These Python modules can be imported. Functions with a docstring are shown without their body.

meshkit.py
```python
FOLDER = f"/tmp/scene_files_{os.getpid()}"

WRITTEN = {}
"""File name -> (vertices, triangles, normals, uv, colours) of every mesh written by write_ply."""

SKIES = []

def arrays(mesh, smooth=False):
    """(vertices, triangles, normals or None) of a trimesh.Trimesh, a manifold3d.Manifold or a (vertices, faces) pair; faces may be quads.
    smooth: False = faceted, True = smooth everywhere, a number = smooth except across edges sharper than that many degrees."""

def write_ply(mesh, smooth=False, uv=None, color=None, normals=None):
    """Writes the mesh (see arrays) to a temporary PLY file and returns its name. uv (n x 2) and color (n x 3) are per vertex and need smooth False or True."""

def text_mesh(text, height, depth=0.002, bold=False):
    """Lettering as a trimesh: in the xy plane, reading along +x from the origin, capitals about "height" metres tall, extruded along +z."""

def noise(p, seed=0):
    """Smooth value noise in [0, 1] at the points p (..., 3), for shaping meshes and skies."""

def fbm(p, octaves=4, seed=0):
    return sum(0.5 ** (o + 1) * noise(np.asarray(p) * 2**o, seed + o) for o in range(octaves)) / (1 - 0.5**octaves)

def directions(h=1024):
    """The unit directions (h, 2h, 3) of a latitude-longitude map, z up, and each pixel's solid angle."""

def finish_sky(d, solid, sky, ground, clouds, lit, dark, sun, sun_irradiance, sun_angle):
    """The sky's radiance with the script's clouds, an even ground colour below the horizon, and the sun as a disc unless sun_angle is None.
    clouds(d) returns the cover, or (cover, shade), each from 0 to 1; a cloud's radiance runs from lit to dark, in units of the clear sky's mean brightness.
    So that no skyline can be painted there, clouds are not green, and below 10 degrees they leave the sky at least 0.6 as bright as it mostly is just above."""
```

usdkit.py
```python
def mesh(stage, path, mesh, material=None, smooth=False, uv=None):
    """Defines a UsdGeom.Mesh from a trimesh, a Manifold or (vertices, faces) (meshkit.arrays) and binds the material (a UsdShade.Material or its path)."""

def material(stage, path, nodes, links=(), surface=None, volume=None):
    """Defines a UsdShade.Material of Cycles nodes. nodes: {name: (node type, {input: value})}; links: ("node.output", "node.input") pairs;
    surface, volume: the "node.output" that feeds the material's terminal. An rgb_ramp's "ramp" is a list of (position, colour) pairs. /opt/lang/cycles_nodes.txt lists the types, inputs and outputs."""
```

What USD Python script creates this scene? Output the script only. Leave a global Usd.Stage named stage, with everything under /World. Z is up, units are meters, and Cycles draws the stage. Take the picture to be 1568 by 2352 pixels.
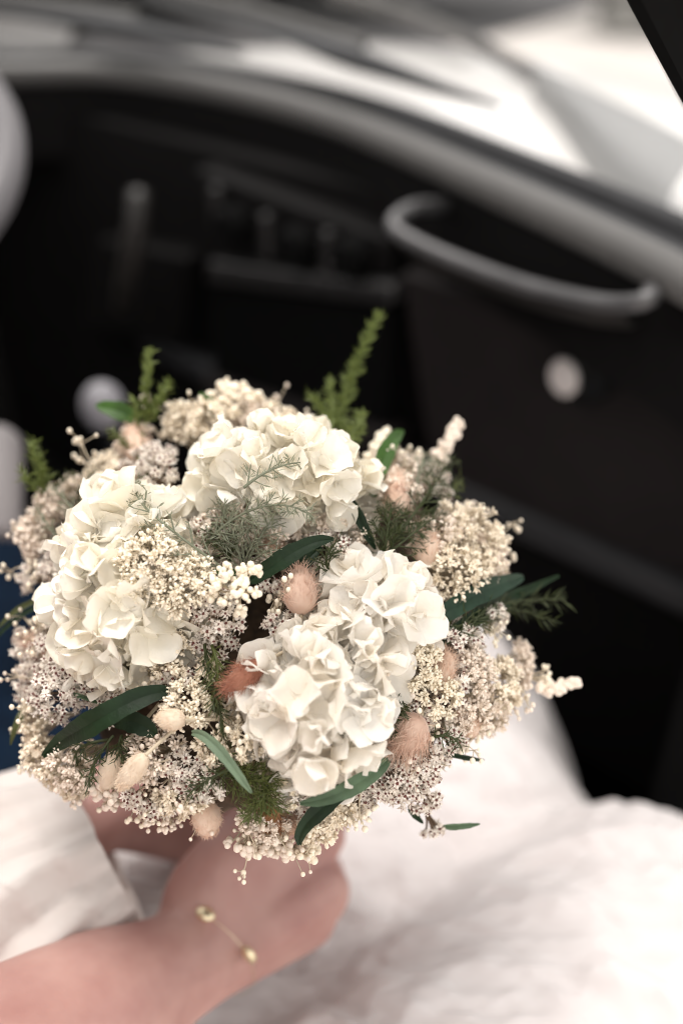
import math, random
import numpy as np, trimesh, manifold3d as m3
import usdkit, meshkit
from pxr import Usd, UsdGeom, UsdLux, UsdShade, Gf

stage = Usd.Stage.CreateInMemory()
UsdGeom.SetStageUpAxis(stage, 'Z'); UsdGeom.SetStageMetersPerUnit(stage, 1.0)
UsdGeom.Xform.Define(stage, '/World'); UsdGeom.Scope.Define(stage, '/World/Looks')

# ---------------------------------------------------------------- camera, sky, sun, exposure
C = np.array([0, 0, 1.15]); YAW, PITCH = math.radians(40), math.radians(35)
FOCAL, APERTURE, FSTOP, FOCUS = 35.0, 24.0, 2.5, 0.392
EXPOSURE = 1.52
fh = np.array([-math.sin(YAW), math.cos(YAW), 0.0])
Rv = np.array([math.cos(YAW), math.sin(YAW), 0.0])
Fv = math.cos(PITCH) * fh - math.sin(PITCH) * np.array([0, 0, 1.0])
Uv = math.sin(PITCH) * fh + math.cos(PITCH) * np.array([0, 0, 1.0])
cam = UsdGeom.Camera.Define(stage, '/World/camera')
M = Gf.Matrix4d(*Rv, 0, *Uv, 0, *(-Fv), 0, *C, 1)
cam.AddTransformOp().Set(M)
cam.CreateFocalLengthAttr(FOCAL); cam.CreateHorizontalApertureAttr(APERTURE)
cam.CreateFStopAttr(FSTOP); cam.CreateFocusDistanceAttr(FOCUS); cam.CreateExposureAttr(EXPOSURE)
cam.CreateClippingRangeAttr(Gf.Vec2f(0.03, 1000))

SUN = np.array([-0.20, 0.05, 1.0]); SUN /= np.linalg.norm(SUN)
elev, rot = math.asin(SUN[2]), math.atan2(SUN[0], SUN[1])
sky_m = usdkit.material(stage, '/World/Looks/sky_light', {
    'tc': ('texture_coordinate', {}),
    'sky': ('sky_texture', {'sky_type': 'single_scattering', 'sun_disc': False, 'sun_elevation': elev, 'sun_rotation': rot}),
    'n': ('noise_texture', {'scale': 2.2, 'detail': 5.0}),
    'cl': ('rgb_ramp', {'ramp': [(0.2, (5.0, 4.9, 4.8)), (0.8, (8.2, 7.9, 7.5))]}),
    'mx': ('mix_color', {'fac': 0.95}),
    'bg': ('background_shader', {'strength': 0.08})},
    [('tc.generated', 'n.vector'), ('n.fac', 'cl.fac'), ('sky.color', 'mx.a'), ('cl.color', 'mx.b'), ('mx.result', 'bg.color')], surface='bg.background')
dome = UsdLux.DomeLight.Define(stage, '/World/sky')
UsdShade.MaterialBindingAPI.Apply(dome.GetPrim()).Bind(sky_m)
dome.GetPrim().SetCustomDataByKey('label', 'bright pale overcast daylight sky'); dome.GetPrim().SetCustomDataByKey('category', 'sky'); dome.GetPrim().SetCustomDataByKey('kind', 'structure')
sun = UsdLux.DistantLight.Define(stage, '/World/sun')
sun.CreateIntensityAttr(0.34); sun.CreateAngleAttr(30.0); sun.CreateNormalizeAttr(True); sun.CreateColorAttr(Gf.Vec3f(1, 0.96, 0.915))
zax = SUN; xax = np.cross([0, 0, 1], zax); xax /= np.linalg.norm(xax); yax = np.cross(zax, xax)
sun.AddTransformOp().Set(Gf.Matrix4d(*xax, 0, *yax, 0, *zax, 0, 0, 0, 5, 1))

# ---------------------------------------------------------------- helpers
F_PX = FOCAL / APERTURE * 1568                     # the photograph measured 1568 x 2352
def ray(u, v): return Fv + (u - 784) / F_PX * Rv + (1176 - v) / F_PX * Uv
def PD(u, v, d): return C + d * ray(u, v)
def PY(u, v, y): r = ray(u, v); return C + r * ((y - C[1]) / r[1])
def PZ(u, v, z): r = ray(u, v); return C + r * ((z - C[2]) / r[2])
unit = lambda a: np.asarray(a, float) / (np.linalg.norm(a) + 1e-12)
rng = np.random.default_rng(11)
used = {}
def numbered(path):
    n = used.get(path, 0); used[path] = n + 1
    return path if n == 0 else f'{path}_{n:03d}'
def say(prim, label=None, cat=None, group=None, kind=None):
    for k, v in (('label', label), ('category', cat), ('group', group), ('kind', kind)):
        if v: prim.SetCustomDataByKey(k, v)
    return prim
def xf(name, parent='/World', **kw):
    p = numbered(f'{parent}/{name}'); return say(UsdGeom.Xform.Define(stage, p).GetPrim(), **kw)
def ob(name, vf, mat, parent='/World', smooth=False, **kw):
    par = parent if isinstance(parent, str) else str(parent.GetPath())
    return say(usdkit.mesh(stage, numbered(f'{par}/{name}'), vf, MAT[mat], smooth).GetPrim(), **kw)
class MB:
    def __init__(s): s.v, s.f, s.n = [], [], 0
    def add(s, v, f):
        v = np.asarray(v, float); f = np.asarray(f, int)
        if f.shape[1] == 4: f = np.vstack([f[:, [0, 1, 2]], f[:, [0, 2, 3]]])
        s.v.append(v); s.f.append(f + s.n); s.n += len(v); return s
    def get(s): return np.vstack(s.v), np.vstack(s.f)
def tube(pts, rad, sides=8, cap=True):
    p = np.asarray(pts, float); n = len(p); rad = np.broadcast_to(rad, (n,))
    t = np.gradient(p, axis=0); t /= np.linalg.norm(t, axis=1, keepdims=True) + 1e-12
    ref = np.array([0, 0, 1.0]) if abs(t[0][2]) < 0.9 else np.array([1.0, 0, 0])
    a = unit(np.cross(t[0], ref)); A = []
    for k in range(n):
        a = unit(a - t[k] * np.dot(a, t[k])); A.append(a)
    A = np.array(A); B = np.cross(t, A); th = np.arange(sides) * 2 * np.pi / sides
    v = p[:, None] + rad[:, None, None] * (np.cos(th)[None, :, None] * A[:, None] + np.sin(th)[None, :, None] * B[:, None])
    i, j = np.meshgrid(np.arange(n - 1), np.arange(sides), indexing='ij')
    q = np.stack([i * sides + j, i * sides + (j + 1) % sides, (i + 1) * sides + (j + 1) % sides, (i + 1) * sides + j], -1).reshape(-1, 4)
    v = v.reshape(-1, 3); f = np.vstack([q[:, [0, 1, 2]], q[:, [0, 2, 3]]])
    if cap:
        v = np.vstack([v, p[0], p[-1]]); c0, c1 = len(v) - 2, len(v) - 1; k = np.arange(sides); k2 = (k + 1) % sides
        f = np.vstack([f, np.stack([np.full(sides, c0), k2, k], 1), np.stack([np.full(sides, c1), (n - 1) * sides + k, (n - 1) * sides + k2], 1)])
    return v, f
def spline(pts, n=24):
    from scipy.interpolate import CubicSpline
    p = np.asarray(pts, float); s = np.r_[0, np.cumsum(np.linalg.norm(np.diff(p, axis=0), axis=1))]
    if len(p) == 2: return p[0] + (p[1] - p[0]) * np.linspace(0, 1, n)[:, None]
    return CubicSpline(s, p)(np.linspace(0, s[-1], n))
def box(c, size, R=None, bevel=0.0):
    s = np.asarray(size) / 2
    if bevel:
        h = m3.Manifold.hull_points((np.array([[x, y, z] for x in (-1, 1) for y in (-1, 1) for z in (-1, 1)])[:, None] * (s - bevel) + (trimesh.creation.icosphere(2).vertices * bevel)[None]).reshape(-1, 3))
        m = h.to_mesh(); v, f = np.array(m.vert_properties[:, :3]), np.array(m.tri_verts)
    else:
        b = trimesh.creation.box(np.asarray(size)); v, f = np.array(b.vertices), np.array(b.faces)
    if R is not None: v = v @ np.asarray(R).T
    return v + np.asarray(c), f
def frame(z, x=None):
    z = unit(z); x = np.array([1, 0, 0.]) if x is None else np.asarray(x, float)
    if abs(np.dot(unit(x), z)) > .98: x = np.array([0, 1., 0])
    x = unit(x - z * np.dot(x, z)); return np.stack([x, np.cross(z, x), z], 1)
def lathe(prof, origin, axis, seg=28):
    pr = np.asarray(prof, float); th = np.arange(seg) * 2 * np.pi / seg; R = frame(axis)
    v = np.stack([pr[:, None, 0] * np.cos(th), pr[:, None, 0] * np.sin(th), np.broadcast_to(pr[:, None, 1], (len(pr), seg))], -1).reshape(-1, 3)
    i, j = np.meshgrid(np.arange(len(pr) - 1), np.arange(seg), indexing='ij')
    return v @ R.T + origin, np.stack([i * seg + j, i * seg + (j + 1) % seg, (i + 1) * seg + (j + 1) % seg, (i + 1) * seg + j], -1).reshape(-1, 4)
def grid(Pm):
    a, b = Pm.shape[:2]; i, j = np.meshgrid(np.arange(a - 1), np.arange(b - 1), indexing='ij')
    return Pm.reshape(-1, 3), np.stack([i * b + j, i * b + j + 1, (i + 1) * b + j + 1, (i + 1) * b + j], -1).reshape(-1, 4)

# ---------------------------------------------------------------- materials
MAT = {}
def mat(name, col, rough=0.6, var=0.0, col2=None, scale=200.0, transl=0.0, bump=0.0, bscale=600.0, spec=0.5, metal=0.0, sheen=0.0, sss=0.0, island=False, hue=None, coat=0.0):
    """A principled surface whose colour wanders by noise (or per loose piece) between col and col2."""
    c1 = np.array(col); c2 = np.array(col2) if col2 is not None else np.clip(c1 * (1 - var), 0, 1)
    nodes = {'tc': ('geometry', {}), 'p': ('principled_bsdf', {'roughness': rough, 'specular_ior_level': spec if not name.startswith('leaf') else .25, 'metallic': metal, 'sheen_weight': sheen, 'coat_weight': coat})}
    links = []
    nodes['n'] = ('noise_texture', {'scale': scale, 'detail': 3.0}); links.append(('tc.position', 'n.vector'))
    nodes['r'] = ('rgb_ramp', {'ramp': [(0.3, c2), (0.7, c1)]})
    if island:
        nodes['mf'] = ('mix_float', {'fac': 0.65}); links += [('n.fac', 'mf.a'), ('tc.random_per_island', 'mf.b'), ('mf.result', 'r.fac')]
    else: links.append(('n.fac', 'r.fac'))
    links.append(('r.color', 'p.base_color'))
    if sss:
        nodes['p'][1].update({'subsurface_weight': sss, 'subsurface_scale': 0.006, 'subsurface_radius': (1.0, 0.35, 0.2)})
    if bump:
        nodes['n2'] = ('noise_texture', {'scale': bscale, 'detail': 4.0}); nodes['b'] = ('bump', {'strength': bump, 'distance': 0.001})
        links += [('tc.position', 'n2.vector'), ('n2.fac', 'b.height'), ('b.normal', 'p.normal')]
    out = 'p.BSDF'
    if transl:
        nodes['t'] = ('translucent_bsdf', {}); nodes['mx'] = ('mix_closure', {'fac': transl})
        links += [('r.color', 't.color'), ('p.BSDF', 'mx.closure1'), ('t.BSDF', 'mx.closure2')]; out = 'mx.closure'
    MAT[name] = usdkit.material(stage, f'/World/Looks/{name}', nodes, links, surface=out)
mat('petal', (.94, .91, .84), .55, col2=(.91, .85, .72), scale=60, transl=.28, bump=.25, bscale=900)
mat('petal_cool', (.95, .92, .87), .55, col2=(.92, .86, .76), scale=60, transl=.32, bump=.25, bscale=900)
mat('bud_cream', (.93, .87, .755), .6, col2=(.87, .77, .62), scale=120, island=True)
mat('bud_white', (.92, .87, .77), .6, col2=(.86, .77, .62), scale=120, island=True)
mat('bud_beige', (.90, .825, .725), .65, col2=(.79, .68, .575), scale=120, island=True)
mat('star_petal', (.95, .905, .84), .65, col2=(.89, .82, .735), scale=120, island=True, transl=.2)
mat('star_heart', (.16, .05, .04), .7, var=.4)
mat('twig_pale', (.62, .52, .38), .7, var=.3)
mat('twig_brown', (.20, .13, .08), .8, var=.5)
mat('tail_pink', (.68, .49, .385), .8, col2=(.58, .375, .28), scale=150, sheen=.3, transl=.2)
mat('tail_peach', (.80, .62, .49), .8, col2=(.72, .50, .37), scale=150, sheen=.3, transl=.2)
mat('tail_rust', (.44, .20, .125), .8, col2=(.30, .105, .06), scale=150, sheen=.3, transl=.2)
mat('tail_cream', (.84, .72, .57), .8, col2=(.74, .58, .43), scale=150, sheen=.3, transl=.2)
mat('tail_taupe', (.60, .42, .32), .8, col2=(.48, .30, .22), scale=150, sheen=.2, transl=.2)
mat('tail_brown', (.42, .20, .09), .85, col2=(.28, .12, .05), scale=150, sheen=.2)
mat('leaf_dark', (.012, .031, .011), .55, var=.5, scale=90, transl=.08, bump=.3, bscale=500)
mat('leaf_blue', (.018, .046, .025), .55, var=.4, scale=90, transl=.1, bump=.3, bscale=500)
mat('leaf_mid', (.12, .19, .11), .5, var=.5, scale=90, transl=.15, bump=.3, bscale=500)
mat('leaf_grey', (.19, .26, .17), .55, var=.25, scale=90, transl=.2, bump=.3, bscale=500)
mat('leaf_bright', (.05, .12, .018), .45, var=.4, scale=90, transl=.2)
mat('leaf_olive', (.09, .10, .035), .5, var=.4, scale=90, transl=.15)
mat('fern_green', (.19, .23, .055), .6, var=.5, scale=200, transl=.25, island=True)
mat('fern_fresh', (.23, .29, .07), .6, var=.4, scale=200, transl=.3, island=True)
mat('fern_dark', (.085, .11, .03), .6, var=.5, scale=200, transl=.2, island=True)
mat('fern_pale', (.36, .38, .26), .6, var=.4, scale=200, transl=.25, island=True)
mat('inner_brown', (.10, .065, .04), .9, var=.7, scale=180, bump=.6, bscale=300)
mat('skin', (.43, .25, .215), .5, col2=(.33, .165, .145), scale=36, sss=.12, bump=.12, bscale=700)
mat('nail', (.80, .52, .46), .3, var=.05)
mat('gold', (.86, .74, .50), .34, var=.1, metal=1.0)
mat('cloth_white', (.66, .615, .605), .85, col2=(.61, .56, .55), scale=14, sheen=.25, bump=.25, bscale=1500)
mat('cloth_sleeve', (.70, .65, .62), .85, col2=(.62, .555, .52), scale=20, sheen=.25, bump=.2, bscale=1500, transl=.2)
mat('vinyl_black', (.0035, .003, .003), .65, var=.3, scale=40, bump=.15, bscale=900, spec=.12)
mat('panel_black', (.012, .0095, .0095), .62, var=.25, scale=25, spec=.15)
mat('hollow_black', (.003, .003, .003), .8, var=.3, spec=.06)
mat('roll_grey', (.080, .076, .073), .5, var=.12, scale=20, bump=.15, bscale=700, spec=.5)
mat('gasket', (.020, .020, .022), .5, var=.3, scale=30, spec=.3)
mat('rail_metal', (.095, .092, .094), .34, var=.2, scale=30, metal=.3)
mat('knob_black', (.008, .008, .008), .18, var=.2)
mat('knob_pale', (.62, .57, .55), .35, var=.1)
mat('knob_grey', (.28, .27, .29), .35, var=.1)
mat('wheel_grey', (.10, .093, .098), .4, var=.1)
mat('brake_grey', (.24, .22, .22), .5, var=.1)
mat('switch', (.013, .012, .012), .35, var=.3)
mat('vent_brown', (.012, .0095, .008), .5, var=.4)
mat('seat_navy', (.0035, .011, .025), .85, col2=(.002, .006, .014), scale=60, bump=.2, bscale=900, spec=.08)
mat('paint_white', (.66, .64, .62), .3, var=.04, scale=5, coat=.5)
mat('shade_grey', (.21, .21, .208), .4, var=.1, scale=6)  # shade on the wing flank, put into the colour
mat('dull_grey', (.075, .07, .066), .5, var=.3, scale=12)
mat('wiper_black', (.02, .02, .022), .4, var=.2)
mat('gravel', (.62, .58, .55), .9, col2=(.46, .43, .40), scale=38, bump=.8, bscale=60)
mat('asphalt', (.085, .08, .078), .9, col2=(.045, .045, .05), scale=6, bump=.5, bscale=80)
mat('hedge_leaf', (.012, .017, .012), .8, var=.6, scale=3, island=True)
mat('hedge_core', (.006, .007, .007), .9, var=.4, scale=3)
mat('bark', (.05, .045, .04), .9, var=.4, scale=9)
mat('wall_stone', (.30, .29, .27), .9, col2=(.16, .16, .15), scale=7, bump=.6, bscale=20)
MAT['glass'] = usdkit.material(stage, '/World/Looks/glass', {'t': ('transparent_bsdf', {'color': (.97, .97, .97)}), 'g': ('glossy_bsdf', {'roughness': .02, 'color': (.9, .9, .9)}), 'f': ('fresnel', {'IOR': 1.22}), 'mx': ('mix_closure', {})},
    [('f.fac', 'mx.fac'), ('t.BSDF', 'mx.closure1'), ('g.BSDF', 'mx.closure2')], surface='mx.closure')

# ---------------------------------------------------------------- ground, road, hedge
gx = np.linspace(-60, 60, 41)
Pm = np.stack([*np.meshgrid(gx, gx, indexing="ij"), np.zeros((41, 41))], -1)
ob('ground', grid(Pm), 'gravel', label='pale gravel ground stretching out in front of the car', cat='ground', kind='structure')
rd = np.array([[-30, -30, .004], [-3.6, -30, .004], [-3.6, 2.4, .004], [-4.6, 40, .004], [-30, 40, .004]])
ob('road', (rd, np.array([[0, 1, 2], [0, 2, 3], [0, 3, 4]])), 'asphalt', label='dark grey asphalt road to the left of the car', cat='road', kind='structure')
def leafy(name, c, axis, half, label, n, size, trunk=None):
    h = xf(name, label=label, cat='hedge' if trunk is None else 'tree')
    R = np.stack([unit(axis), np.cross([0, 0, 1], unit(axis)), [0, 0, 1]], 1)
    s = trimesh.creation.icosphere(4); v = s.vertices
    sq = np.sign(v) * np.abs(v) ** .5; v = sq / np.abs(sq).max(0) * np.asarray(half)
    v = v * (.9 + .35 * (meshkit.fbm(v * 1.3 + 9, 4)[:, None] - .5)); v[:, 2] = np.maximum(v[:, 2], -half[2] + .02)
    ob('foliage_core', (v @ R.T + c, s.faces), 'hedge_core', h)
    idx = rng.integers(0, len(v), n); p = v[idx] * rng.uniform(.9, 1.08, (n, 1)); p[:, 2] = np.maximum(p[:, 2], -half[2] + .06)
    d = rng.normal(size=(n, 3)); d /= np.linalg.norm(d, axis=1, keepdims=True); e = np.cross(d, rng.normal(size=(n, 3))); e /= np.linalg.norm(e, axis=1, keepdims=True)
    sz = rng.uniform(.6, 1.3, (n, 1)) * size
    q = np.stack([p - d * sz, p + e * sz * .4, p + d * sz, p - e * sz * .4], 1).reshape(-1, 3)
    ob('leaves', (q @ R.T + c, np.arange(4 * n).reshape(-1, 4)), 'hedge_leaf', h, kind='stuff')
    if trunk is not None: ob('trunk', tube(trunk, [.12, .09, .07], 10), 'bark', h)
hb = PZ(1240, 84, 0); ax = Rv
leafy('hedge', hb + fh * 1.2 - Rv * 5.7 + np.array([0, 0, 1.3]), ax, (6.2, 1.0, 1.35), 'dark clipped hedge beyond the pale gravel', 6000, .09)
wl = xf('stone_wall', label='rough grey stone wall at the right end of the dark hedge', cat='wall')
wc = hb + Rv * .42 + fh * .25
for r in range(9):
    x = 0.0 - (r % 2) * .18
    while x < 3.4:
        w = rng.uniform(.26, .5)
        Rw = np.stack([Rv, fh, [0, 0, 1]], 1)
        ob('stone', box(wc + Rv * (x + w / 2) + np.array([0, 0, .11 + r * .21]) - fh * rng.uniform(0, .04), (w - .025, .4, .185), Rw, .025), 'wall_stone', wl)
        x += w

# ---------------------------------------------------------------- the car
car = xf('car', label='white car with black dashboard seen through its open passenger side', cat='car')
roll_px = [(-420, 300), (-150, 205), (40, 165), (200, 163), (400, 185), (600, 226), (800, 286), (1000, 371), (1200, 462), (1400, 556), (1568, 642)]
ZR = .906
rc = [PZ(u, v, ZR) for u, v in roll_px[2:]]
rc = [rc[0] + np.array([-.42, -.30, 0]), rc[0] + np.array([-.20, -.10, 0])] + rc + [np.array([-.165, .57, ZR])]
RC = spline(rc, 90)
t_ = np.gradient(RC, axis=0); t_ /= np.linalg.norm(t_, axis=1, keepdims=True)
OUT = np.cross(t_, [0, 0, 1.0]); OUT *= np.sign(OUT[:, 1:2] + 1e-9)            # forwards across the windscreen base
def strip(path_of_profile, close=False):
    P_ = np.stack([RC + OUT * o + np.array([0, 0, 1.0]) * z for o, z in path_of_profile], 1)
    if close: P_ = np.concatenate([P_, P_[:, :1]], 1)
    return grid(P_)
th = np.linspace(0, 2 * np.pi, 17)[:-1]
ob('dashboard_roll', strip([(.0148 * np.cos(a), .0142 * np.sin(a)) for a in th], True), 'roll_grey', car, True, label='padded grey roll along the top edge of the dashboard')
ob('dashboard_fascia', strip([(.0, -.012), (-.006, -.05), (.004, -.10), (.03, -.10)]), 'vinyl_black', car, 40)
ob('dashboard_top', strip([(.010, .002), (.03, .004), (.046, .0), (.046, -.03), (.010, -.03)], True), 'gasket', car, 30)
ob('windscreen_gasket', strip([(.048, .0), (.052, .010), (.060, .013), (.069, .009), (.072, -.004), (.06, -.02)], True), 'gasket', car, 40)
# glass: rises and leans back from the gasket
Ng = 10; gl = []
for k in range(Ng + 1):
    s = k / Ng
    top = RC + OUT * .060 + np.array([0, 0, .011])
    q = top + np.array([0, -.30, .42]) * s; q[:, 0] = -.80 + (q[:, 0] + .80) * (1 - .08 * s)
    gl.append(q)
ob('windscreen', grid(np.array(gl)), 'glass', car, True)
# dash front under the roll: panel, glove box, slots
YD = .70
def slab(corners, y, d, m, name, par, bevel=.006, **kw):
    """A panel on the plane y from four corners in the picture (tl, tr, br, bl), d thick towards the front of the car."""
    q = np.array([PY(u, v, y) for u, v in corners]); b = trimesh.creation.icosphere(1).vertices * bevel
    pts = np.vstack([q + np.array([0, bevel, 0]), q + np.array([0, d, 0])])
    h = m3.Manifold.hull_points((pts[:, None] + b[None]).reshape(-1, 3)).to_mesh()
    return ob(name, (np.array(h.vert_properties[:, :3]), np.array(h.tri_verts)), m, par, 30, **kw)
back = MB(); back.add(*box((-.72, YD + .055, .58), (1.20, .03, .56)))
ob('dashboard_panel', back.get(), 'vinyl_black', car, label='black dashboard face behind the bouquet')
ob('footwell', box((-.70, YD + .16, .25), (1.2, .04, .6)), 'hollow_black', car)
gb = slab([(930, 640), (1720, 895), (1720, 1395), (1000, 1085)], YD, .03, 'panel_black', 'glove_box', car, label='dark glove box lid with a round black knob')
# knob on the glove box
k0 = PY(1352, 852, YD - .004); KA = unit((-.32, -.94, .05))
ob('knob', lathe([(0, -.014), (.026, -.014), (.0285, .004), (.025, .010), (.014, .013), (.013, .024), (0, .024)], k0, KA), 'knob_black', gb, 40)
ob('knob_cap', lathe([(0, .0245), (.0145, .0245), (.0155, .028), (.013, .031), (0, .032)], k0, KA), 'knob_pale', gb, 40)
# lower lip of the dash
lip = [PZ(820, 985, .60) + np.array([-.35, .01, .0]), PZ(1000, 1098, .598), PZ(1290, 1232, .598), PZ(1600, 1375, .598), PZ(1850, 1490, .598)]
ob('parcel_shelf_edge', tube(spline(lip, 20), .018, 12), 'gasket', car, 40, label='dark lower edge of the dashboard under the glove box')
# grab rail
rl = [PY(1030, 466, .715), PY(975, 472, .685), PY(925, 487, .655), PY(902, 512, .640), PY(935, 545, .633), PY(1050, 598, .63), PY(1200, 652, .622), PY(1340, 687, .605), PY(1440, 697, .588), PY(1480, 690, .582), PY(1494, 668, .60)]
ob('grab_rail', tube(spline(rl, 60), .0062, 14), 'rail_metal', car, True, label='curved metal grab rail above the glove box')
sh = np.array(spline(rl[2:9], 30)); shelf = np.stack([sh - [0, 0, .008], sh + np.array([0, .012, -.022]), np.c_[sh[:, 0], np.full(30, .70), sh[:, 2] - .03]], 1)
ob('shelf_lip', grid(shelf), 'vent_brown', car, True)
# centre of the dash
slab([(455, 400), (880, 560), (880, 640), (455, 590)], YD + .01, .03, 'vinyl_black', 'switch_panel', car)
for (u, v) in [(545, 510), (690, 560), (815, 585)]:
    ob('switch_knob', lathe([(0, -.004), (.019, -.004), (.019, .012), (.015, .02), (0, .021)], PY(u, v, YD + .006), (0, -1, 0)), 'hollow_black', car, 40)
for (u, v) in [(500, 475), (615, 540), (755, 580)]:
    ob('switch_lever', box(PY(u, v, YD), (.012, .014, .045), None, .004), 'switch', car)
slab([(482, 612), (890, 668), (884, 690), (478, 640)], YD - .006, .03, 'switch', 'radio_trim', car)
slab([(490, 660), (880, 715), (870, 1000), (495, 880)], YD + .002, .02, 'hollow_black', 'radio_opening', car)
slab([(470, 880), (880, 1010), (880, 1085), (470, 960)], YD - .012, .03, 'panel_black', 'lower_trim', car)
vs = [PY(318, 440, YD - .02), PY(312, 520, YD - .035), PY(298, 610, YD - .04), PY(285, 700, YD - .02)]
ob('column_trim', tube(spline(vs, 16), [.012] * 16, 10), 'vent_brown', car, True)
slab([(230, 560), (420, 600), (400, 780), (190, 740)], YD + .01, .03, 'vinyl_black', 'heater_box', car)
# steering wheel: rim passes the left edge of the picture
wc_ = PD(-628, 360, .70); ez = unit(-Fv * .82 + Uv * .55 + Rv * .10); Rw = frame(ez, Rv)
sw = xf('steering_wheel', str(car.GetPath()))
a = np.linspace(0, 2 * np.pi, 97)[:-1]; rr = .190
ring = wc_ + (np.cos(a)[:, None] * Rw[:, 0] + np.sin(a)[:, None] * Rw[:, 1]) * rr
tv, tf = tube(np.vstack([ring, ring[:2]]), .0135, 14, False)
ob('rim', (tv, tf), 'wheel_grey', sw, True)
ob('hub', lathe([(0, .02), (.03, .018), (.038, .0), (.03, -.04), (.02, -.2)], wc_ - ez * .03, ez), 'vinyl_black', sw, 40)
for ang in (0.2, 2.2, 4.3):
    e = math.cos(ang) * Rw[:, 0] + math.sin(ang) * Rw[:, 1]
    ob('spoke', tube([wc_ - ez * .03 + e * .02, wc_ + e * rr * .95], .006, 8), 'vinyl_black', sw, True)
# gear lever with a pale knob; handbrake grip; seat
gk = PD(236, 932, .86)
gl_ = xf('gear_lever', str(car.GetPath()))
ob('shaft', tube([gk + [0, 0, -.012], gk + [-.01, .02, -.14], gk + [-.02, .05, -.34]], .006, 10), 'knob_black', gl_, True)
s = trimesh.creation.icosphere(3); ob('gear_knob', (s.vertices * [.0185, .0185, .022] + gk, s.faces), 'knob_grey', gl_, True, label='pale grey round gear knob')
hb_ = xf('handbrake', str(car.GetPath()))
hbp = [PD(-5, 990, .74), PD(-8, 1080, .725), PD(-9, 1160, .715), PD(-10, 1235, .71)]
ob('grip', tube(spline(hbp, 14), [.010, .0165] + [.0185] * 12, 14), 'brake_grey', hb_, True, label='pale grey handbrake grip')
ob('seat_cushion', box(PD(-300, 1700, .80) + [0, 0, -.02], (.52, .55, .17), np.stack([unit(fh + Rv * .2), np.cross([0, 0, 1], unit(fh + Rv * .2)), [0, 0, 1]], 1), .05), 'seat_navy', car, 40, label='navy blue driver seat cushion')
ob('floor', box((-.80, .2, .10), (1.40, 1.8, .03)), 'hollow_black', car)
ob('passenger_seat', box((-.36, -.10, .34), (.46, .62, .18), None, .05), 'vinyl_black', car, 40)
ob('passenger_backrest', box((-.36, -.52, .72), (.46, .14, .70), None, .05), 'vinyl_black', car, 40)
ob('sill', box((-.105, .15, .27), (.05, 1.3, .30), None, .015), 'hollow_black', car, 40)
ob('side_panel', box((-.135, .665, .50), (.03, .18, .76)), 'hollow_black', car)
ob('driver_door', box((-1.50, .10, .52), (.05, 1.9, .96), None, .02), 'vinyl_black', car, 40)
ob('driver_backrest', box((-1.05, -.52, .72), (.50, .14, .70), None, .05), 'seat_navy', car, 40)
ob('unseen_rear_panel', box((-.80, -1.02, .62), (1.40, .04, 1.0)), 'vinyl_black', car)  # unseen, added to close off light from behind
hd = gl[-1][6:-2]
ob('roof_header', tube(hd, .018, 10), 'dull_grey', car, True)
unseen_roof = np.stack([np.stack([hd[:, 0], -.10 - .02 * np.abs(hd[:, 0] + .8) - k, 1.40 + .05 * math.sin(k * 3.2)  - .10 * ((hd[:, 0] + .8) / .7) ** 2], 1) for k in (0, .2, .45, .7, .95)], 1)
ob('unseen_roof', grid(unseen_roof), 'dull_grey', car, True)  # unseen, added to shade the cabin, left open in front for overhead light
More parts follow.
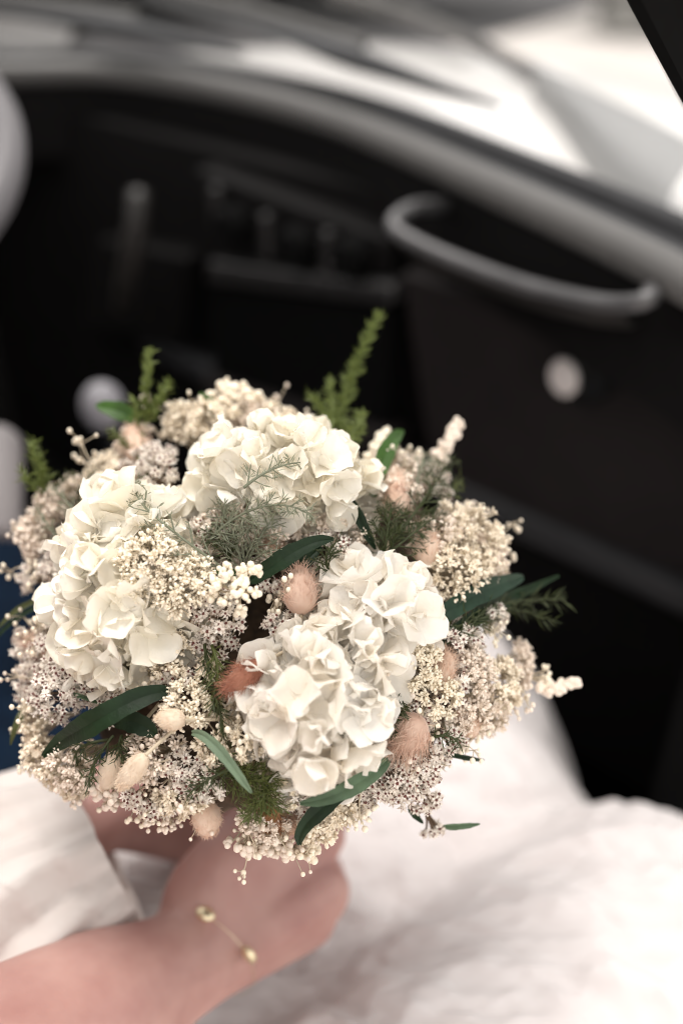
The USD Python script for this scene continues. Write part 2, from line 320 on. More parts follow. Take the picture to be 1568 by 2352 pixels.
for sx in (-.245, -1.40): ob('roof_rail', tube(spline([[sx, .47, 1.345], [sx, .18, 1.36], [sx, -.15, 1.345], [sx, -1.0, 1.30]], 12), .02, 10), 'dull_grey', car, True)
# right windscreen pillar
pa, pb = np.array([-.178, .37, 1.097]), np.array([-.176, .433, 1.051]); pd_ = unit(pa - pb)
off = unit(np.cross(pd_, unit(pa - C))); off = off if np.dot(off, Rv) > 0 else -off
prof = [(0, 0), (.004, -.004), (.05, -.004), (.056, .004), (.056, .05), (.0, .045)]
nb = unit(np.cross(off, pd_)); nb = nb if np.dot(nb, Fv) > 0 else -nb
pl = np.array([[pb - pd_ * .17 + off * o + nb * w for o, w in prof + prof[:1]], [pa + pd_ * .30 + off * o + nb * w for o, w in prof + prof[:1]]])
ob('windscreen_pillar', grid(pl), 'hollow_black', car, 30, label='black windscreen pillar at the top right corner')
pl2 = np.array([[pb - pd_ * .17 + off * o + nb * w for o, w in [(.022, -.007), (.026, -.010), (.034, -.010), (.038, -.007), (.022, -.007)]], [pa + pd_ * .30 + off * o + nb * w for o, w in [(.022, -.007), (.026, -.010), (.034, -.010), (.038, -.007), (.022, -.007)]]])
ob('pillar_trim', grid(pl2), 'gasket', car, 30)
# bonnet
nx, ny = 60, 50
bx = np.linspace(-1.42, -.165, nx); base = np.interp(bx, RC[:, 0], RC[:, 1]) + .078
B = np.zeros((nx, ny, 3))
for j in range(ny):
    s = j / (ny - 1)
    y = base + (1.75 - base) * s
    z = .906 - .040 * s - .12 * s ** 3 - .10 * np.abs((bx + .80) / .64) ** 3.2
    B[:, j] = np.stack([-.80 + (bx + .80) * (1 - .16 * s), y, z], 1)
ob('bonnet', grid(B), 'paint_white', car, True, label='white bonnet beyond the windscreen')
# wing shade: a ridge coloured grey for the shade beside the bonnet edge
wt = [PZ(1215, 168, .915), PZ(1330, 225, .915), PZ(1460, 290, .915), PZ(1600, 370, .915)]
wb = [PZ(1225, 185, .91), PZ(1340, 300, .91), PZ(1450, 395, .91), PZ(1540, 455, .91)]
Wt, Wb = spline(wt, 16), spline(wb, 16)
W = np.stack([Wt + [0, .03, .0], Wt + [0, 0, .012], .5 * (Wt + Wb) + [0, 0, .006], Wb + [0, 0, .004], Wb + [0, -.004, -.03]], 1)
ob('wing_shade', grid(W), 'shade_grey', car, True, label='ridge coloured grey for the shade beside the bonnet edge')
# scuttle panel added for the windscreen reflection on the left, and wipers
sc = np.stack([RC[8:34] + OUT[8:34] * .078 + [0, 0, -.004], RC[8:34] + OUT[8:34] * .22 + [0, 0, .012], RC[8:34] + OUT[8:34] * .36 + [0, 0, .010], RC[8:34] + OUT[8:34] * .37 + [0, 0, -.03]], 1)
ob('reflection_panel', grid(sc), 'dull_grey', car, True, label='added grey panel standing in for a reflection at the foot of the windscreen')
for px in ([(330, -10), (560, 50), (800, 128), (1000, 196), (1148, 244)], [(-250, -10), (0, 20), (260, 60), (470, 105), (560, 125)]):
    w = xf('windscreen_wiper', str(car.GetPath()))
    P_ = spline([PZ(u, v, .955) for u, v in px], 20)
    ob('blade', tube(P_, [.005] * 6 + list(np.linspace(.006, .012, 7)) + list(np.linspace(.012, .002, 7)), 8), 'wiper_black', w, True)
    ob('arm', tube(P_[:14] + np.array([0, .012, .012]), .006, 8), 'dull_grey', w, True)
bl2 = spline([PZ(760, -20, .93), PZ(960, 40, .92), PZ(1120, 115, .91), PZ(1240, 178, .90)], 20)
ob('bonnet_edge_trim', tube(bl2, .010, 8), 'dull_grey', car, True)

# ---------------------------------------------------------------- the bride
bride = xf('bride', label='person in a white dress sitting with both hands around the bouquet', cat='person')
def bones(chain_list, edge=.006, it=14):
    parts = []
    sph = trimesh.creation.icosphere(2).vertices
    for ch in chain_list:
        for (p0, r0), (p1, r1) in zip(ch[:-1], ch[1:]):
            parts.append(m3.Manifold.hull_points(np.vstack([sph * r0 + p0, sph * r1 + p1])))
    return parts
def finish(parts, edge, it):
    u = m3.Manifold.batch_boolean(parts, m3.OpType.Add).refine_to_length(edge).to_mesh()
    t = trimesh.Trimesh(u.vert_properties[:, :3], u.tri_verts, process=True)
    trimesh.smoothing.filter_taubin(t, .5, -.53, it)
    return np.array(t.vertices), np.array(t.faces)
sphv = trimesh.creation.icosphere(2).vertices
HUL = lambda *pr: m3.Manifold.hull_points(np.vstack([sphv * r + p for p, r in pr]))
WRI = PD(480, 2178, .500); ELB = PD(-210, 2575, .38)
parts = []
wr = (WRI, .0248); cmc = (PD(478, 2070, .505), .024); thb = (PD(520, 1975, .505), .0175)
K = [(PD(738, 1918, .538), .0140), (PD(728, 2048, .526), .0180), (PD(700, 2105, .526), .0175), (PD(632, 2148, .520), .016)]
parts += [HUL(wr, cmc, K[0]), HUL(wr, cmc, (K[0][0] - Rv * .012, .010), (K[1][0], .010)), HUL(wr, K[1]), HUL(wr, K[2]), HUL(wr, K[3]), HUL((WRI, .024), *[(k_ + Fv * .004, r_ * .78) for k_, r_ in K[1:]]), HUL(wr, (cmc[0], .020), (K[1][0], K[1][1] * .8)), HUL(cmc, K[0], thb)]
# fingers wrap away from the camera around the stems
for k, (uu, vv) in enumerate([(752, 1868), (742, 2004), (715, 2070), (650, 2125)]):
    r = [.0115, .0115, .0108, .0095][k]
    j1, j2, j3 = PD(uu, vv, .572), PD(uu - 62, vv - 12, .592), PD(uu - 118, vv + 4, .585)
    parts += [HUL((K[k][0], K[k][1] * .9), (j1, r * 1.08)), HUL((j1, r * 1.08), (j2, r)), HUL((j2, r), (j3, r * .85))]
# thumb closes round the stems, up under the flowers
parts += [HUL(thb, (PD(560, 1900, .515), .0125)), HUL((PD(560, 1900, .515), .0125), (PD(615, 1862, .535), .0105))]
mid = .55 * WRI + .45 * ELB
parts += [HUL(wr, (.8 * WRI + .2 * ELB, .0265)), HUL((.8 * WRI + .2 * ELB, .0265), (mid, .036)), HUL((mid, .036), (ELB, .042))]
SHR, SHL = np.array([-.17, -.21, 1.00]), np.array([-.51, -.20, 1.00])
parts += [HUL((ELB, .042), (SHR, .05))]
# far arm, its hand on the stems below the flowers
WL, EL = PD(260, 1846, .560), PD(-330, 2050, .53)
parts += [HUL((WL, .024), (.5 * WL + .5 * EL, .033)), HUL((.5 * WL + .5 * EL, .033), (EL, .04)), HUL((EL, .04), (SHL, .05))]
KL = [PD(430, 1800, .585), PD(440, 1850, .592), PD(435, 1895, .60), PD(420, 1930, .605)]
parts += [HUL((WL, .024), *[(k, .014) for k in KL])]
for k, p in enumerate(KL):
    j1 = p + Rv * .035 + Fv * .01; j2 = j1 + Rv * .018 - Fv * .012
    parts += [HUL((p, .0125), (j1, .0105)), HUL((j1, .0105), (j2, .009))]
parts += [HUL((WL, .02), (PD(400, 1790, .57), .013)), HUL((PD(400, 1790, .57), .013), (PD(470, 1760, .57), .011))]
# trunk, hips and legs
parts += [HUL((SHR, .05), (SHL, .05), (np.array([-.27, -.26, .80]), .09), (np.array([-.41, -.26, .80]), .09)), HUL((np.array([-.27, -.26, .80]), .09), (np.array([-.41, -.26, .80]), .09), (np.array([-.25, -.24, .56]), .10), (np.array([-.41, -.24, .56]), .10))]
KR, KL_ = np.array([-.095, .365, .545]), np.array([-.335, .50, .505])
parts += [HUL((np.array([-.25, -.20, .54]), .09), (KR, .062)), HUL((np.array([-.41, -.20, .54]), .09), (KL_, .062)), HUL((KR, .06), (KR + [0, .06, -.36], .04)), HUL((KL_, .06), (KL_ + [0, .08, -.34], .04))]
ob('body', finish(parts, .0042, 6), 'skin', bride, True)
# dress: cloth lying over both thighs and falling past the knees and the near side
gx, gy = np.linspace(-.62, -.02, 241), np.linspace(-.16, .70, 345)
X, Y = np.meshgrid(gx, gy, indexing='ij')
def over(p0, p1, r0, r1):
    d = np.array(p1) - np.array(p0); L2 = d[0] ** 2 + d[1] ** 2
    t = np.clip(((X - p0[0]) * d[0] + (Y - p0[1]) * d[1]) / L2, 0, 1)
    e = np.hypot(X - p0[0] - t * d[0], Y - p0[1] - t * d[1]); r = r0 + (r1 - r0) * t
    zc = p0[2] + d[2] * t
    s = e / r
    return zc + r * np.where(s < .8, np.sqrt(np.maximum(1 - s ** 2, 0)), .6 - (s - .8) * 1.3333 - np.maximum(s - .95, 0) ** 2 * 1.5)
h1 = over((-.21, -.25, .545), (-.078, .372, .555), .115, .100); h2 = over((-.43, -.25, .53), (-.335, .52, .500), .115, .085)
h3 = over((-.34, -.25, .515), (-.25, .42, .505), .14, .10)
kk = .018; H = kk * np.log(np.exp(h1 / kk) + np.exp(h2 / kk) + .6 * np.exp(h3 / kk))
H = np.maximum(H, .13)
q = np.stack([X, Y, H], -1)
def turn(a, fx, fy): return np.stack([(X * math.cos(a) + Y * math.sin(a)) * fx, (-X * math.sin(a) + Y * math.cos(a)) * fy, H * 12], -1)
fold = meshkit.fbm(q * [7, 10, 8] + 3, 3, 5) - .5
warp = .9 * meshkit.fbm(q * 11 + 4, 3, 31)[..., None]
crease = lambda a, fx, fy, sd: (1 - np.abs(2 * meshkit.fbm(turn(a, fx, fy) + warp * [1, 2.2, 1], 3, sd) - 1)) ** 2
fine = meshkit.fbm(q * 70, 3, 3) - .5
lace = 1 - np.abs(2 * meshkit.noise(np.stack([X, Y, 0 * X], -1) * 55 + 3 * warp, 41) - 1)
near = np.clip((X + .30) / .2, 0, 1)
H2 = H + .012 * fold + .011 * crease(.55, 5, 26, 8) + .006 * crease(-.35, 9, 42, 12) + .0028 * crease(1.2, 20, 70, 17) + .0016 * fine + .0028 * near * lace ** 3
ob('dress', grid(np.stack([X, Y, H2], -1)), 'cloth_white', bride, True, label='white dress spread over the lap and knees')
# sleeve of the far arm: a wide gathered tube open towards the bouquet
RIM, TOP = PD(255, 1935, .520), PD(-250, 2225, .485)
ax = unit(RIM - TOP); Rs = frame(ax, Uv)
na, nl = 96, 40; A_ = np.linspace(0, 2 * np.pi, na); S_ = []
for k in range(nl):
    s = k / (nl - 1)
    r = .080 - .036 * s ** 1.1
    w = 1 + .10 * np.sin(5 * A_ + 3 * s) * (1 - s) + .07 * np.sin(9 * A_ + 1.3 - 4 * s) + .045 * np.sin(14 * A_ + 5 * s) + .03 * np.sin(23 * A_ + 2 * s)
    ctr = TOP + (RIM - TOP) * s
    S_.append(ctr + (r * w)[:, None] * (np.cos(A_)[:, None] * Rs[:, 0] + np.sin(A_)[:, None] * Rs[:, 1]))
S_ = np.array(S_); S_ += (.012 * (meshkit.fbm(S_ * 28, 3, 4)[..., None] - .5) + .010 * (1 - np.abs(2 * meshkit.fbm(S_ * np.array([46, 46, 30]), 3, 9)[..., None] - 1))) * unit(-Fv)
ob('sleeve', grid(S_), 'cloth_sleeve', bride, True, label='loose white sleeve on the far arm')
# bracelet
br = xf('bracelet', label='thin gold chain bracelet with two oval beads on the near wrist', cat='bracelet')
fa = unit(ELB - WRI); fd = np.dot(fa, Fv); fa = unit((-.70 * Rv - .71 * Uv) * math.sqrt(1 - fd * fd) + fd * Fv); Rb = frame(fa, -Fv); bc = WRI + unit(ELB - WRI) * .004; RB = .0296
ang = np.linspace(0, 2 * np.pi, 73); chain = bc + RB * (np.cos(ang)[:, None] * Rb[:, 0] + np.sin(ang)[:, None] * Rb[:, 1])
ob('chain', tube(chain, .0002, 6, False), 'gold', br, True)
def proj(p): d = p - C; z = np.dot(d, Fv); return 784 + F_PX * np.dot(d, Rv) / z, 1176 - F_PX * np.dot(d, Uv) / z
vis = [k for k in range(73) if np.dot(chain[k] - bc, -Fv) > -.004]
for tu, tv in ((458, 2118), (549, 2201)):
    k = min(vis, key=lambda k: np.hypot(proj(chain[k])[0] - tu, proj(chain[k])[1] - tv)); p = chain[k]
    s = trimesh.creation.icosphere(2); Rk = frame(chain[(k + 1) % 72] - chain[k - 1])
    ob('bead', ((s.vertices * [.0040, .0026, .0050]) @ Rk.T + p + unit(p - bc) * .0015, s.faces), 'gold', br, True)
    p2 = proj(p); print('bead', p2)

# ---------------------------------------------------------------- the bouquet
BC = PD(635, 1432, .455); AX = unit(-Fv * .92 + Uv * .38)
E3 = np.stack([Rv, unit(np.cross(AX, Rv)), AX], 1); ER = np.array([.1085, .1030, .050])
def S(u, v, lift=0.0):
    r = ray(u, v); o = (C - BC) @ E3 / ER; d = r @ E3 / ER
    a, b, c = d @ d, o @ d, o @ o - 1
    disc = b * b - a * c
    t = (-b - math.sqrt(disc)) / a if disc > 0 else -b / a
    p = C + t * r; n = unit(E3 @ (((p - BC) @ E3) / ER ** 2))
    return p - unit(r) * lift, n
print('depths', [(q, round(float(np.dot(S(*q)[0] - C, Fv)), 3)) for q in ((560, 1380), (200, 1650), (750, 1560), (990, 1850), (640, 1050), (630, 1940))])
bq = xf('bouquet', label='round bridal bouquet of white hydrangeas and dried cream flowers held in the hands', cat='bouquet')
GRIP = PD(590, 2010, .560); NECK = BC - AX * .05 - Uv * .05
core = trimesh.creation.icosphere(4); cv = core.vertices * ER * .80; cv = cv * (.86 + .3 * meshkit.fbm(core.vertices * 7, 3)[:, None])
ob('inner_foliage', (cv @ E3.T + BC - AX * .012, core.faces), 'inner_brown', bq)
mb = MB()
for k in range(40):
    a = rng.uniform(0, 2 * np.pi); r = .016 * math.sqrt(rng.uniform()); e = (math.cos(a) * Rv + math.sin(a) * Fv) * r
    top = BC + E3 @ (np.array([math.cos(a), math.sin(a), 0]) * ER * rng.uniform(.2, .75))
    mb.add(*tube(spline([top, NECK + e * 1.2, GRIP + e, GRIP + (GRIP - NECK) * .55 + e * 1.3], 12), .0017, 6))
ob('stems', mb.get(), 'twig_brown', bq, True, kind='stuff')

# --- petals and hydrangea heads
def petal(L, W, cup, ruff, seed, curl):
    n1, n2 = 10, 11; r = np.random.default_rng(seed)
    s, w = np.meshgrid(np.linspace(0, 1, n1), np.linspace(-1, 1, n2), indexing='ij')
    half = W / 2 * np.clip(.10 + 1.25 * np.sin(np.pi * np.clip(s, 0, 1) ** .72) ** .75 * (s < .999) , 0, 1)
    half = W / 2 * (.13 * (1 - s) + np.sqrt(np.clip(1 - ((s - .60) / .47) ** 2, 0, 1)) * np.where(s > .6, 1, 1))
    half = np.where(s < .6, W / 2 * (.13 + .87 * np.sin(np.pi / 2 * s / .6) ** 1.2), W / 2 * np.sqrt(np.clip(1 - ((s - .6) / .44) ** 2, .03, 1)))
    x = half * w; y = L * s - .10 * L * w ** 2 * s
    z = cup * L * (s ** 1.6) * .5 + cup * W * .35 * w ** 2 * s - curl * L * np.clip(s - .55, 0, 1) ** 2 * 2.2
    z = z + ruff * L * s * (np.sin(w * 3.1 + r.uniform(0, 6)) * .5 + np.sin(w * 5 + s * 3 + r.uniform(0, 6)) * .35) * (.35 + np.abs(w))
    return np.stack([x, y, z], -1)
def hydrangea(cu, cv_, ru, rv, tilt, n, m, label, lift, bulge, seed, big=1.0, h=None):
    """Florets over a dome whose outline in the picture is an ellipse (ru, rv px) turned by tilt."""
    r = np.random.default_rng(seed); h = h or xf('hydrangea_head', str(bq.GetPath()), label=label)
    c0, n0 = S(cu, cv_); d0 = np.dot(c0 - C, Fv); pxm = d0 / F_PX
    n0 = unit(.55 * n0 + .45 * unit(C - c0)); Rh = frame(n0, Rv * math.cos(tilt) + Uv * math.sin(tilt))
    ob('flower_stalk', tube([c0, BC - AX * .03], .002, 6), 'twig_pale', h, True)
    g = (1 + 5 ** .5) / 2
    inner = MB()
    for k in range(2 * n):
        deep = k >= n; f = (k + .5) / n if not deep else (k - n + .5) / n; ph = 2 * np.pi * k / g ** 2 + r.normal(0, .15); pol = math.acos(1 - f * .97) * 1.12
        loc = np.array([math.sin(pol) * math.cos(ph) * ru * pxm, math.sin(pol) * math.sin(ph) * rv * pxm, math.cos(pol) * bulge])
        nn = unit(np.array([loc[0] / (ru * pxm) ** 2, loc[1] / (rv * pxm) ** 2, loc[2] / bulge ** 2]))
        nn = unit(nn + r.normal(0, .30, 3)); loc = loc * (r.uniform(.86, 1.06) if not deep else r.uniform(.62, .84))
        Rf = frame(nn, r.normal(size=3)); size = r.uniform(.0100, .0136) * big
        op = r.uniform(.2, 1.2) if f < .8 else r.uniform(.0, .7)
        for q in range(4):
            th_ = q * np.pi / 2 + r.normal(0, .12); L = size * r.uniform(.88, 1.12)
            pm = petal(L, L * r.uniform(1.0, 1.22), r.uniform(.1, .7), r.uniform(.08, .22), int(r.integers(1e9)), r.uniform(-.1, .45))
            tl = op * .95 + r.normal(0, .14)
            ct, st = math.cos(tl), math.sin(tl); pm = pm @ np.array([[1, 0, 0], [0, ct, st], [0, -st, ct]])
            ca, sa = math.cos(th_), math.sin(th_); pm = pm @ np.array([[ca, sa, 0], [-sa, ca, 0], [0, 0, 1]])
            pm[..., 2] += .0006 * q
            wv = (pm @ Rf.T + loc) @ Rh.T + c0 + unit(C - c0) * (lift - bulge * .45)
            if deep: inner.add(*grid(wv))
            else: ob('petal', grid(wv), m, h, True)
    ob('inner_petals', inner.get(), m, h, True, kind='stuff'); return h
hydrangea(322, 1366, 142, 206, -.10, 70, 'petal', 'large creamy white hydrangea head on the left of the bouquet', .008, .042, 1, 1.2)
hydrangea(648, 1135, 182, 108, -.10, 60, 'petal', 'white hydrangea head at the top of the bouquet, softly out of focus', .008, .042, 2)
mid_head = hydrangea(722, 1618, 136, 158, .2, 38, 'petal_cool', 'white ruffled hydrangea head at the centre right of the bouquet', .010, .038, 3, 1.12)
hydrangea(848, 1428, 116, 110, .5, 23, 'petal_cool', None, .005, .034, 4, 1.12, mid_head)
hydrangea(790, 1515, 118, 105, .5, 16, 'petal_cool', None, .010, .034, 5, 1.12, mid_head)

# --- filler flowers
ICO = trimesh.creation.icosphere(1); icv, icf = np.array(ICO.vertices), np.array(ICO.faces)
IC0 = trimesh.creation.icosphere(0); i0v, i0f = np.array(IC0.vertices), np.array(IC0.faces)
def floret(bd, s, Rk, p):
    pv, pf = [], []
    for q in range(5):
        c_, s_ = math.cos(q * 1.2566), math.sin(q * 1.2566); e1, e2 = np.array([c_, s_, 0]), np.array([-s_, c_, 0]); b_ = len(pv)
        pv += [np.array([0, 0, -.3]), e1 * .5 + e2 * .28 + [0, 0, .1], e1 * .9 + [0, 0, .5], e1 * .5 - e2 * .28 + [0, 0, .1]]; pf += [[b_, b_ + 1, b_ + 2, b_ + 3]]
    bd.add((np.array(pv) * s) @ Rk.T + p, np.array(pf))
def cluster(u, v, r_px, kind, m, label=None, n=None, lift=.004, flat=.75, bud=.00086, aim=None, seed=0, single=False, aspect=1.0, spread=1.0):
    r = np.random.default_rng(abs(hash((u, v, seed))) % 2 ** 31 if False else int(u * 7919 + v * 104729 + seed) % 2 ** 31)
    p0, n0 = S(u, v); R0 = r_px * np.dot(p0 - C, Fv) / F_PX
    nn = unit(n0 + (unit(aim[0] * Rv - aim[1] * Uv) * 1.5 if aim else 0) + .25 * unit(C - p0))
    Rc = frame(nn, Rv); h = xf({'bud': 'rice_flower_cluster', 'ball': 'gypsophila_cluster', 'star': 'statice_cluster'}[kind], str(bq.GetPath()), label=label)
    if aim: p0 = p0 - unit(aim[0] * Rv - aim[1] * Uv) * R0 * .55
    root = p0 + nn * lift - nn * R0 * 1.5
    # sub-umbels
    ns = max(6, int((n or 90) / 8)); hubs = []
    for k in range(ns):
        f = (k + .5) / ns; ph = k * 2.39996 + r.normal(0, .2); pol = math.acos(1 - f * .85)
        hubs.append(np.array([math.sin(pol) * math.cos(ph), math.sin(pol) * math.sin(ph) * aspect, math.cos(pol) * flat * r.uniform(.7, 1.15)]) * R0 * spread * r.uniform(.62, .9))
    bud = bud * (.84 if m == 'bud_white' and kind == 'bud' else 1.0)
    n = int((n or 90) * (1.25 if m == 'bud_white' else 1.0) * (1.0 if kind == 'ball' else 3.2 if kind == 'bud' else 1.3)); tw, bd, ht = MB(), MB(), MB()
    for k in range(ns):
        w = Rc @ hubs[k]; tw.add(*tube(spline([root, p0 + nn * lift + w * .45 - nn * R0 * .5, p0 + nn * lift + w * .92], 5), [.0008, .0006, .0005, .00045, .0004], 4, False))
    for k in range(n):
        hb2 = hubs[k % ns]; d = unit(r.normal(size=3) + unit(hb2) * 1.25); ln = R0 * r.uniform(.10, .42)
        p = p0 + nn * lift + Rc @ (hb2 + d * ln); dw = Rc @ d; base = p0 + nn * lift + Rc @ (hb2 * .93)
        if r.uniform() < .7: tw.add(*tube([base, p], [.00032, .00026], 3, False))
        Rk = frame(unit(dw + r.normal(0, .25, 3)), r.normal(size=3))
        if kind == 'star':
            s = bud * r.uniform(1.9, 2.9); pv, pf = [], []
            for q in range(5):
                a0 = q * 2 * np.pi / 5
                c_, s_ = math.cos(a0), math.sin(a0); e1, e2 = np.array([c_, s_, 0]), np.array([-s_, c_, 0])
                b_ = len(pv); pv += [np.zeros(3), e1 * .5 + e2 * .24 + [0, 0, .22], e1 * 1.05 + [0, 0, .42], e1 * .5 - e2 * .24 + [0, 0, .22]]; pf += [[b_, b_ + 1, b_ + 2, b_ + 3]]
            bd.add((np.array(pv) * s) @ Rk.T + p, np.array(pf))
            bd.add((i0v * [.42, .42, .62] * s - [0, 0, .4 * s]) @ Rk.T + p, i0f)
            if r.uniform() < .8: ht.add((i0v * .30 * s + [0, 0, .20 * s]) @ Rk.T + p, i0f)
        elif kind == 'bud' and m != 'bud_white':
            s = bud * r.uniform(.5, 1.4)
            if r.uniform() < .4: floret(bd, s * 2.1, Rk, p)
            else: bd.add((i0v * [.9, r.uniform(.6, 1), 1.3] * s) @ Rk.T + p, i0f)
        elif kind == 'bud':
            s = bud * r.uniform(.75, 1.3)
            if single: ob('bud', ((icv * [.85, .85, 1.2] * s) @ Rk.T + p, icf), m, h, True)
            elif r.uniform() < .35: floret(bd, s * 2.1, Rk, p)
            else: bd.add((icv * [.85, r.uniform(.6, .9), 1.25] * s) @ Rk.T + p, icf)
        else:
            s = bud * r.uniform(.7, 1.4)
            if single: ob('bud', ((icv * s * [1, 1, 1.1]) @ Rk.T + p, icf), m, h, True)
            else: bd.add((icv * s * [1, 1, 1.1]) @ Rk.T + p, icf)
    if bd.n: ob('star_flowers' if kind == 'star' else 'buds', bd.get(), m, h, kind != 'star', kind='stuff')
    if ht.n: ob('dark_hearts', ht.get(), 'star_heart', h, kind='stuff')
    ob('twigs', tw.get(), 'twig_brown' if kind == 'star' else 'twig_pale', h, True, kind='stuff')
